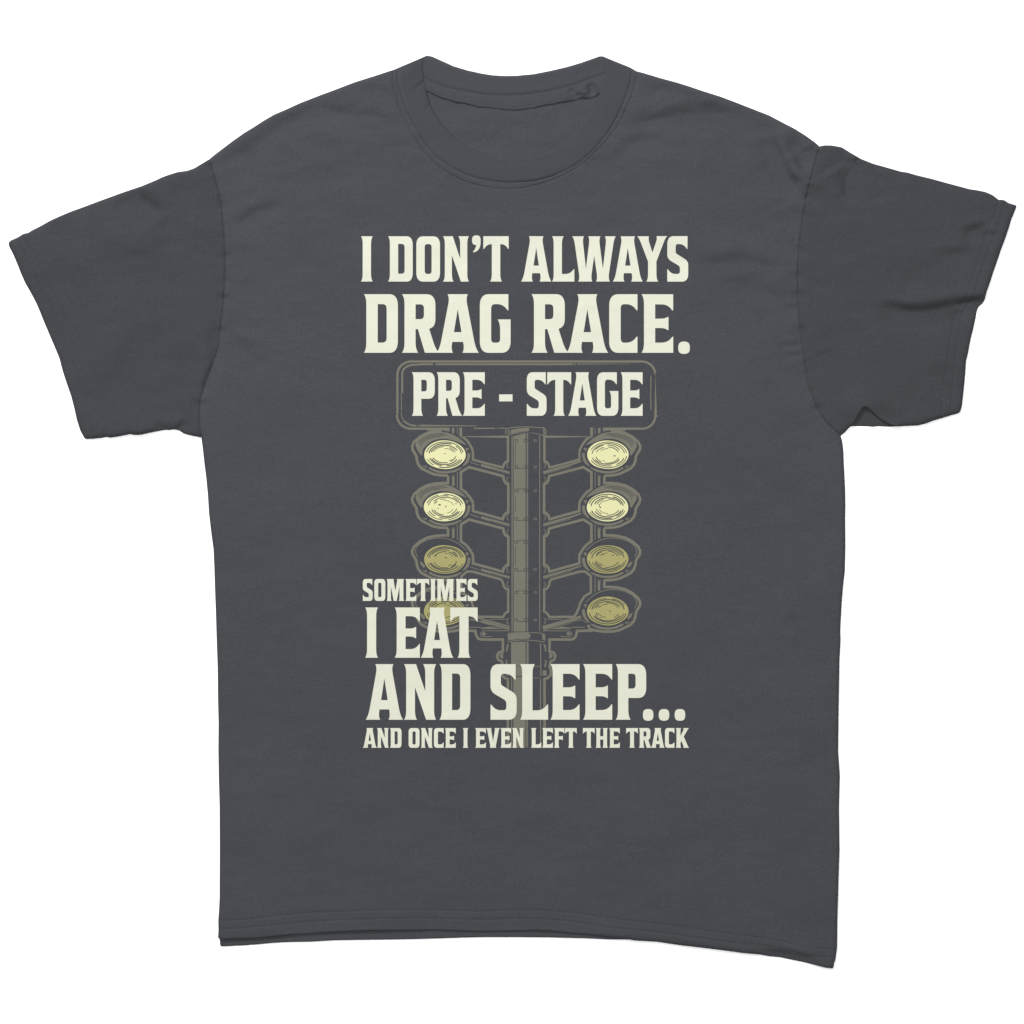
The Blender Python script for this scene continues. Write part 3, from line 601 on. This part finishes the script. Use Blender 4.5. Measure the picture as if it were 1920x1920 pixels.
def arc(c, rx, ry, a0, a1, n=None):
    n = n or max(4, int(abs(a1-a0)/9)+1)
    return [(c[0]+rx*math.cos(math.radians(a0+(a1-a0)*k/n)), c[1]+ry*math.sin(math.radians(a0+(a1-a0)*k/n))) for k in range(n+1)]
AX = 986.6
def mir(pts): return [(2*AX-x, y) for x, y in pts]
ZA = lambda pts: zr(730, 660, 7.111, pts)
ZB = lambda pts: zr(980, 660, 7.111, pts)
ZE = lambda pts: zr(660, 1060, 5.333, pts)
ZF = lambda pts: zr(960, 1060, 5.333, pts)
ROWS = [852.7, 950.7, 1048.9, 1145.6]
def RL(row, pts): return [(834.1+(x-695)/7.385, ROWS[row]+(y-522)/7.385) for x, y in pts]
frame_add, frame_sub, art_add, art_sub = [], [], [], []
# -- the sign's double frame
frame_add.append(ribbon([(1130.5,803.9)] + arc((1204,780),24.6,23.9,90,0) + [(1229.3,770),(1228.6,702)] + arc((1203.6,702.9),25,25,0,-90) + arc((771,703),25.8,25.1,270,180) + [(745.2,775)] + arc((771,779),26.5,24.9,180,90) + [(843,803.9)], 4.2))
frame_add.append(ribbon(ZA([(172,552),(172,300),(176,262),(195,225),(240,190),(300,172),(440,165),(583,165)]), 3.7))
frame_add.append(ribbon(ZA([(615,168),(650,165)]) + ZB([(0,165),(300,166),(670,163)]), 3.4))
frame_add.append(ribbon(ZB([(725,163),(1000,160),(1425,160)]), 2.2, w2=0.8))
frame_add.append(poly(ZB([(672,155),(715,155),(695,178)])))
frame_add.append(ribbon(ZA([(158,558),(162,700),(162,790)]), 1.6))
frame_add.append(ribbon(ZA([(160,800),(165,860),(182,905)]), 1.8))
frame_add.append(ribbon(ZA([(188,912),(230,950),(290,978),(360,985)]), 3.2))
frame_add.append(disc(ZA([(390,985)])[0], 2.2, 1.4))
frame_add.append(ribbon(ZA([(412,982),(800,984),(1165,987)]), 3.6, w2=1.4))
frame_add.append(ribbon(ZA([(1125,1019),(1410,1019)]), 2.4)); frame_add.append(disc(ZA([(1430,1017)])[0], 1.0))
frame_add.append(ribbon(ZA([(1458,1017),(1550,1015)]), 1.6))
frame_add.append(ribbon(ZB([(1710,318),(1706,600),(1712,780)]), 2.0, w2=1.8))
frame_add.append(poly(ZB([(1775,835),(1808,853),(1780,872)])))
frame_sub.append(disc(ZA([(100,765)])[0], 0.7)); frame_sub.append(ribbon(ZA([(90,825),(127,829)]), 0.9)); frame_sub.append(ribbon(ZB([(1750,300),(1790,305)]), 0.8))
# -- outline of the lamps, arms and pole
for side in (0, 1):
    T = (lambda p: p) if side == 0 else mir
    A = lambda pts, w, **k: art_add.append(ribbon(T(pts), w, **k))
    # top post and cell
    art_add.append(poly(T(ZA([(520,1018),(803,1008),(803,1062),(740,1050),(640,1042),(540,1050),(500,1052)]))))
    A(ZA([(850,1012),(852,1085)]), 4.6); A(ZA([(908,1008),(908,1100)]), 1.2)
    A(ZA([(953,1008),(953,1120)]), 5.2)
    A(ZA([(955,1130),(1582,1130),(1582,1455),(1548,1470),(1526,1500),(1515,1541),(1300,1487),(1116,1435),(1116,1350),(1108,1300),(1075,1235),(1035,1180),(985,1138)]), 4.4, closed=True)
    for r in range(4):
        yy = lambda pts: T(RL(r, pts))
        lit = r < 2
        sil = [(740,92),(740,190),(650,190),(560,197),(450,222),(350,275),(270,345),(242,405),(250,455),(285,510),(303,545),(308,600),(330,660),(375,712),(440,745),(530,788),(620,806),(740,812)]
        if r == 0: sil = sil[2:]
        if r == 3: sil = sil[:-1] + [(740,808),(850,795),(960,765)]
        art_add.append(ribbon(yy(sil), 5.0))
        if r in (1, 2):
            art_add.append(ribbon(yy([(918,40),(918,272),(985,318),(1040,385),(1080,450),(1086,500),(1086,578),(1300,635),(1497,692),(1512,640),(1545,605),(1574,595),(1574,208),(1535,190),(1513,150),(1505,95),(1300,40),(1030,-30)]), 4.9, closed=True))
        # hood
        outer = [(288,402),(300,345),(345,292),(420,250),(520,218),(640,208),(760,225),(880,285),(960,350),(1000,392)]
        if lit:
            inner = [(930,368),(800,322),(700,302),(590,310),(500,345),(440,395),(395,450),(375,535),(320,470)]
            art_add.append(poly(yy([tuple(p) for p in smooth(outer, n=3)] + [tuple(p) for p in smooth(inner, n=3)])))
            for q, (a0, b0) in enumerate(((0.10, 0.62), (0.12, 0.66), (0.08, 0.60), (0.05, 0.55))):
                k = 1-0.045*(q+1.1)
                c = (690, 540); base = smooth(outer, n=6); m0, m1 = int(len(base)*a0), int(len(base)*b0)
                art_sub.append(ribbon(yy([(c[0]+(x-c[0])*k, c[1]+(y-c[1])*k*0.985) for x, y in base[m0:m1]]), 0.85))
        else:
            art_add.append(ribbon(yy(smooth([(322,485),(292,430),(296,375),(345,310),(430,262),(530,234),(640,226),(760,245),(880,300),(950,358),(1000,402)], n=3)), 1.5))
            art_add.append(poly(yy([(345,545),(388,565),(425,615),(405,642),(365,600)])))
        # rim crescents and screws
        art_add.append(poly(yy(smooth([(485,692),(560,728),(640,747),(720,750),(800,738),(880,712),(935,692)], n=2) + smooth([(925,712),(850,755),(760,776),(660,780),(560,760),(468,712)], n=2))))
        art_add.append(poly(yy([(1012,492),(1050,505),(1045,560),(1025,620),(985,662),(940,688),(945,668),(985,610),(1005,550)])))
        art_add.append(disc(yy([(1002,443)])[0], 3.4, 2.4)); art_add.append(disc(yy([(1000,470)])[0], 1.8, 0.9))
        art_add.append(disc(yy([(430,687)])[0], 2.6, 2.2)); art_add.append(ribbon(yy([(402,668),(396,690)]), 1.4))
        art_sub.append(disc(yy([(432,690)])[0], 1.0, 0.8)); art_sub.append(ribbon(yy([(990,445),(1008,448)]), 0.6))
        # posts below
        if r < 3:
            art_add.append(ribbon(yy([(812,802),(812,955)]), 4.8)); art_add.append(ribbon(yy([(868,760),(868,978)]), 1.5))
            art_sub.append(poly(yy([(800,795),(815,840),(822,798)])))
        # arm details
        if side == 0:
            art_add.append(ribbon(yy([(1045,625),(1110,645),(1172,668)]), 1.5))
            art_add.append(ribbon(yy([(1195,664),(1320,700),(1590,775)]), 4.6, w2=5.4))
            art_sub.append(ribbon(yy([(1330,712),(1592,788)]), 0.8)); art_sub.append(ribbon(yy([(1440,712),(1592,752)]), 0.8))
        else:
            art_add.append(ribbon(zr(980, ROWS[r]-522/7.385, 7.385, [(815,610),(640,668),(285,768)]), 2.4, w2=4.8))
            art_add.append(ribbon(zr(980, ROWS[r]-522/7.385, 7.385, [(680,685),(500,735),(285,795)]), 1.0))
        art_add.append(ribbon(yy(arc((1592,663), 38, 46, 110, 250)), 1.6))
        if r < 3: art_add.append(ribbon(yy(arc((1592,868), 38, 42, 110, 250)), 1.5))
    # last cell, clamp and lower pole outline
    A(ZE([(1150,62),(1200,62),(1300,88),(1488,140),(1508,165),(1515,205),(1535,232),(1562,242),(1562,462),(1535,478),(1508,518),(1380,515),(1262,515),(1240,480),(1215,425),(1200,375),(1160,310),(1095,272),(1095,110)]), 4.6, closed=True)
    low = mir(ZF([(810,640),(800,652),(650,656),(642,700),(620,733),(590,742),(375,742),(375,860),(415,872),(434,905),(420,945),(385,962),(375,1015),(388,1040),(388,1095),(355,1128),(325,1135),(325,1824)]))
    low = [(x, min(y, 1401.5)) for x, y in low]
    A(low, 4.9)
    A(mir(ZF([(345,540),(510,540)])), 1.2); A(mir(ZF([(305,615),(690,508)])), 3.4, w2=2.4)
    A(mir(ZF([(400,600),(600,560),(700,545),(750,575)])), 1.3); A(mir(ZF([(590,620),(725,620)])), 1.6)
    art_add.append(disc(T(mir(ZF([(767,608)])))[0], 3.4, 3.0)); art_add.append(poly(T(mir(ZF([(380,637),(500,612),(590,625),(590,637)])))))
    A(mir(ZF([(305,655),(570,655),(592,672),(600,690),(590,710),(560,715),(485,712)])), 1.4)
    art_add.append(disc(T(mir(ZF([(565,685)])))[0], 4.0, 3.2))
    art_add.append(disc(T(mir(ZF([(380,905)])))[0], 5.0, 5.0)); art_sub.append(disc(T(mir(ZF([(362,905)])))[0], 2.2, 4.6))
    A(mir(ZF([(322,790),(335,830),(335,865)])), 4.0, w2=2.0); A(mir(ZF([(328,1020),(342,960),(328,945)])), 3.2, w2=1.6)
    art_add.append(poly(T(mir(ZF([(308,1050),(345,1050),(345,1102),(308,1102)])))))
# -- the pole
art_add += [poly([(962.9,818),(985.6,812),(985.6,1184),(962.9,1184)]), poly([(987.6,812),(990.3,812),(990.3,1184),(987.6,1184)]), ribbon([(960.2,818),(960.2,1184)], 2.2)]
art_add += [ribbon([(1012,817),(1012,1184)], 1.7), ribbon([(1013.6,1206),(1014.2,1268)], 2.0), ribbon([(1013.6,1273),(1013.6,1401.5)], 2.0)]
art_add += [poly([(958.3,1204),(985.6,1203),(985.6,1267.5),(958.3,1267.5)]), poly([(987.4,1203),(991,1203),(991,1267.5),(987.4,1267.5)])]
art_add += [poly([(962.4,1269),(985.4,1269),(985.4,1401.5),(962.4,1401.5)]), ribbon([(959.3,1269),(959.3,1401.5)], 1.9), poly([(986.8,1269),(989.8,1269),(989.8,1401.5),(986.8,1401.5)])]
art_add += [ribbon([(1000,1271),(1013,1271)], 1.2), ribbon([(990,1249.5),(1013,1249.5)], 1.2)]
art_sub += [ribbon([(957,1248.5),(992,1249.2)], 1.0), ribbon([(993.5,1206),(993.5,1230)], 0.4)]
for y in (826.2, 875.9, 920, 973, 1016.5, 1067.8, 1111, 1162.2):
    for x, r in ((968.3, 3.0), (986.4, 3.7)):
        art_sub.append(ribbon(arc((x, y), r, r*0.85, 0, 345), 1.25)) 
    if y not in (1016.5,): art_add.append(ribbon(arc((1003.8, y), 2.6, 1.8, 0, 345), 1.1))
for y0, y1 in ((830, 872), (930, 960), (1024, 1060)):
    art_sub.append(ribbon([(966.2, y0), (966.2, y1)], 1.0))
for y in (878.5, 917, 976, 1013.6, 1071, 1108, 1166): art_sub.append(ribbon([(970, y), (985, y-0.4)], 0.9))
# cap and clamp bands
art_add += [poly(ZA([(1622,1038),(1700,1022),(1850,1008),(1872,1030),(1850,1058),(1740,1068),(1612,1092)])), ribbon(ZA([(1555,1100),(1552,1025),(1640,1008),(1760,998)]) + ZB([(0,996),(100,1000),(200,1008),(285,1010),(310,1050),(308,1115)]), 1.7)]
art_add += [ribbon(ZA([(1580,1106),(1700,1084),(1850,1072)]) + ZB([(60,1072),(180,1088),(290,1114)]), 1.4), ribbon(ZB([(282,1020),(286,1100)]), 2.6), poly(ZA([(1578,1040),(1600,1032),(1600,1090),(1580,1096)]))]
art_add += [poly(ZE([(1556,686),(1640,676),(1760,672),(1790,700),(1770,735),(1650,738),(1560,752)])), ribbon(ZE([(1556,765),(1640,752),(1720,748)]) + ZF([(0,748),(120,745),(250,755),(318,768),(330,740),(326,690),(290,678)]), 1.6)]
art_add += [ribbon(ZE([(1556,680),(1640,670),(1720,666)]) + ZF([(0,672),(100,670),(250,675),(290,678)]), 1.4), poly(ZF([(295,690),(328,695),(326,750),(300,742),(306,715)]))]

Va, Fa = triangulate(art_add, art_sub, step=7)
art = sheet("printed_light_pole", Va, Fa, H, M_ART, shirt, lift=0.13)
art['label'] = "olive grey line drawing of a drag strip starting light pole"
Vf, Ff = triangulate(frame_add, frame_sub, step=8)
fr = sheet("sign_frame", Vf, Ff, H, M_ART, art, lift=0.16); fr['label'] = "printed double frame around PRE - STAGE"

def lens(cx, cy, mirror, mat, seed, label):
    rnd = random.Random(seed); rx, ry = 38.9, 26.8
    e = [(cx+rx*(1+0.012*math.sin(3*a+seed))*math.cos(a), cy+ry*(1+0.012*math.cos(4*a+seed))*math.sin(a)) for a in [2*math.pi*k/72 for k in range(72)]]
    sub = []
    for k, (f, w) in enumerate(((0.895, 1.45), (0.785, 1.6), (0.675, 1.6), (0.565, 1.4), (0.455, 1.0))):
        sh = 4*k
        spans = [(192+sh+rnd.uniform(-4, 12), 346-sh+rnd.uniform(-16, 6)), (10+sh+rnd.uniform(-6, 14), 168-sh+rnd.uniform(-14, 6))]
        if k == 1: spans[0] = (186, 352); spans[1] = (8+rnd.uniform(0, 12), 150+rnd.uniform(-10, 15))
        if k == 3: spans = [(200, 246+rnd.uniform(-8, 8)), (266+rnd.uniform(-6, 10), 338), (20, 100+rnd.uniform(-20, 10)), (122, 168)]
        if k == 4: spans = [(205+rnd.uniform(-10, 20), 272), (120+rnd.uniform(-30, 10), 160)]
        ox, oy = rnd.uniform(-1.2, 1.2), rnd.uniform(-.4, .6)
        for a0, a1 in spans:
            p = arc((cx+ox, cy+oy), rx*f, ry*f, a0, a1)
            if not mirror: p = [(2*cx-x, y) for x, y in p]
            if rnd.random() < 0.25:
                m = rnd.randint(len(p)//3, 2*len(p)//3)
                if len(p)-m > 4: sub.append(ribbon(p[m+1:], w*rnd.uniform(0.9, 1.3)))
                p = p[:m]
            if len(p) > 1: sub.append(ribbon(p, w*rnd.uniform(0.9, 1.2)))
    for _ in range(rnd.choice((1, 2, 3))):
        sub.append(disc((cx+rnd.uniform(-17, 17), cy+rnd.uniform(-9, 9)), rnd.uniform(0.9, 2.8), rnd.uniform(0.7, 1.6), 8))
    V, F = triangulate([poly(e)], sub, step=6)
    o = sheet("printed_lamp", V, F, H, mat, art, lift=0.20); o['label'] = label
row_name = ("top", "second", "third", "bottom")
for r in range(4):
    for side, cx in ((0, 834.0), (1, 1139.4)):
        lens(cx, ROWS[r], side, M_LIT if r < 2 else M_DIM, 10*r+side+1,
             f"{'bright pale yellow' if r < 2 else 'dull mustard'} printed lamp, {row_name[r]} row {'left' if side == 0 else 'right'} of the pole")
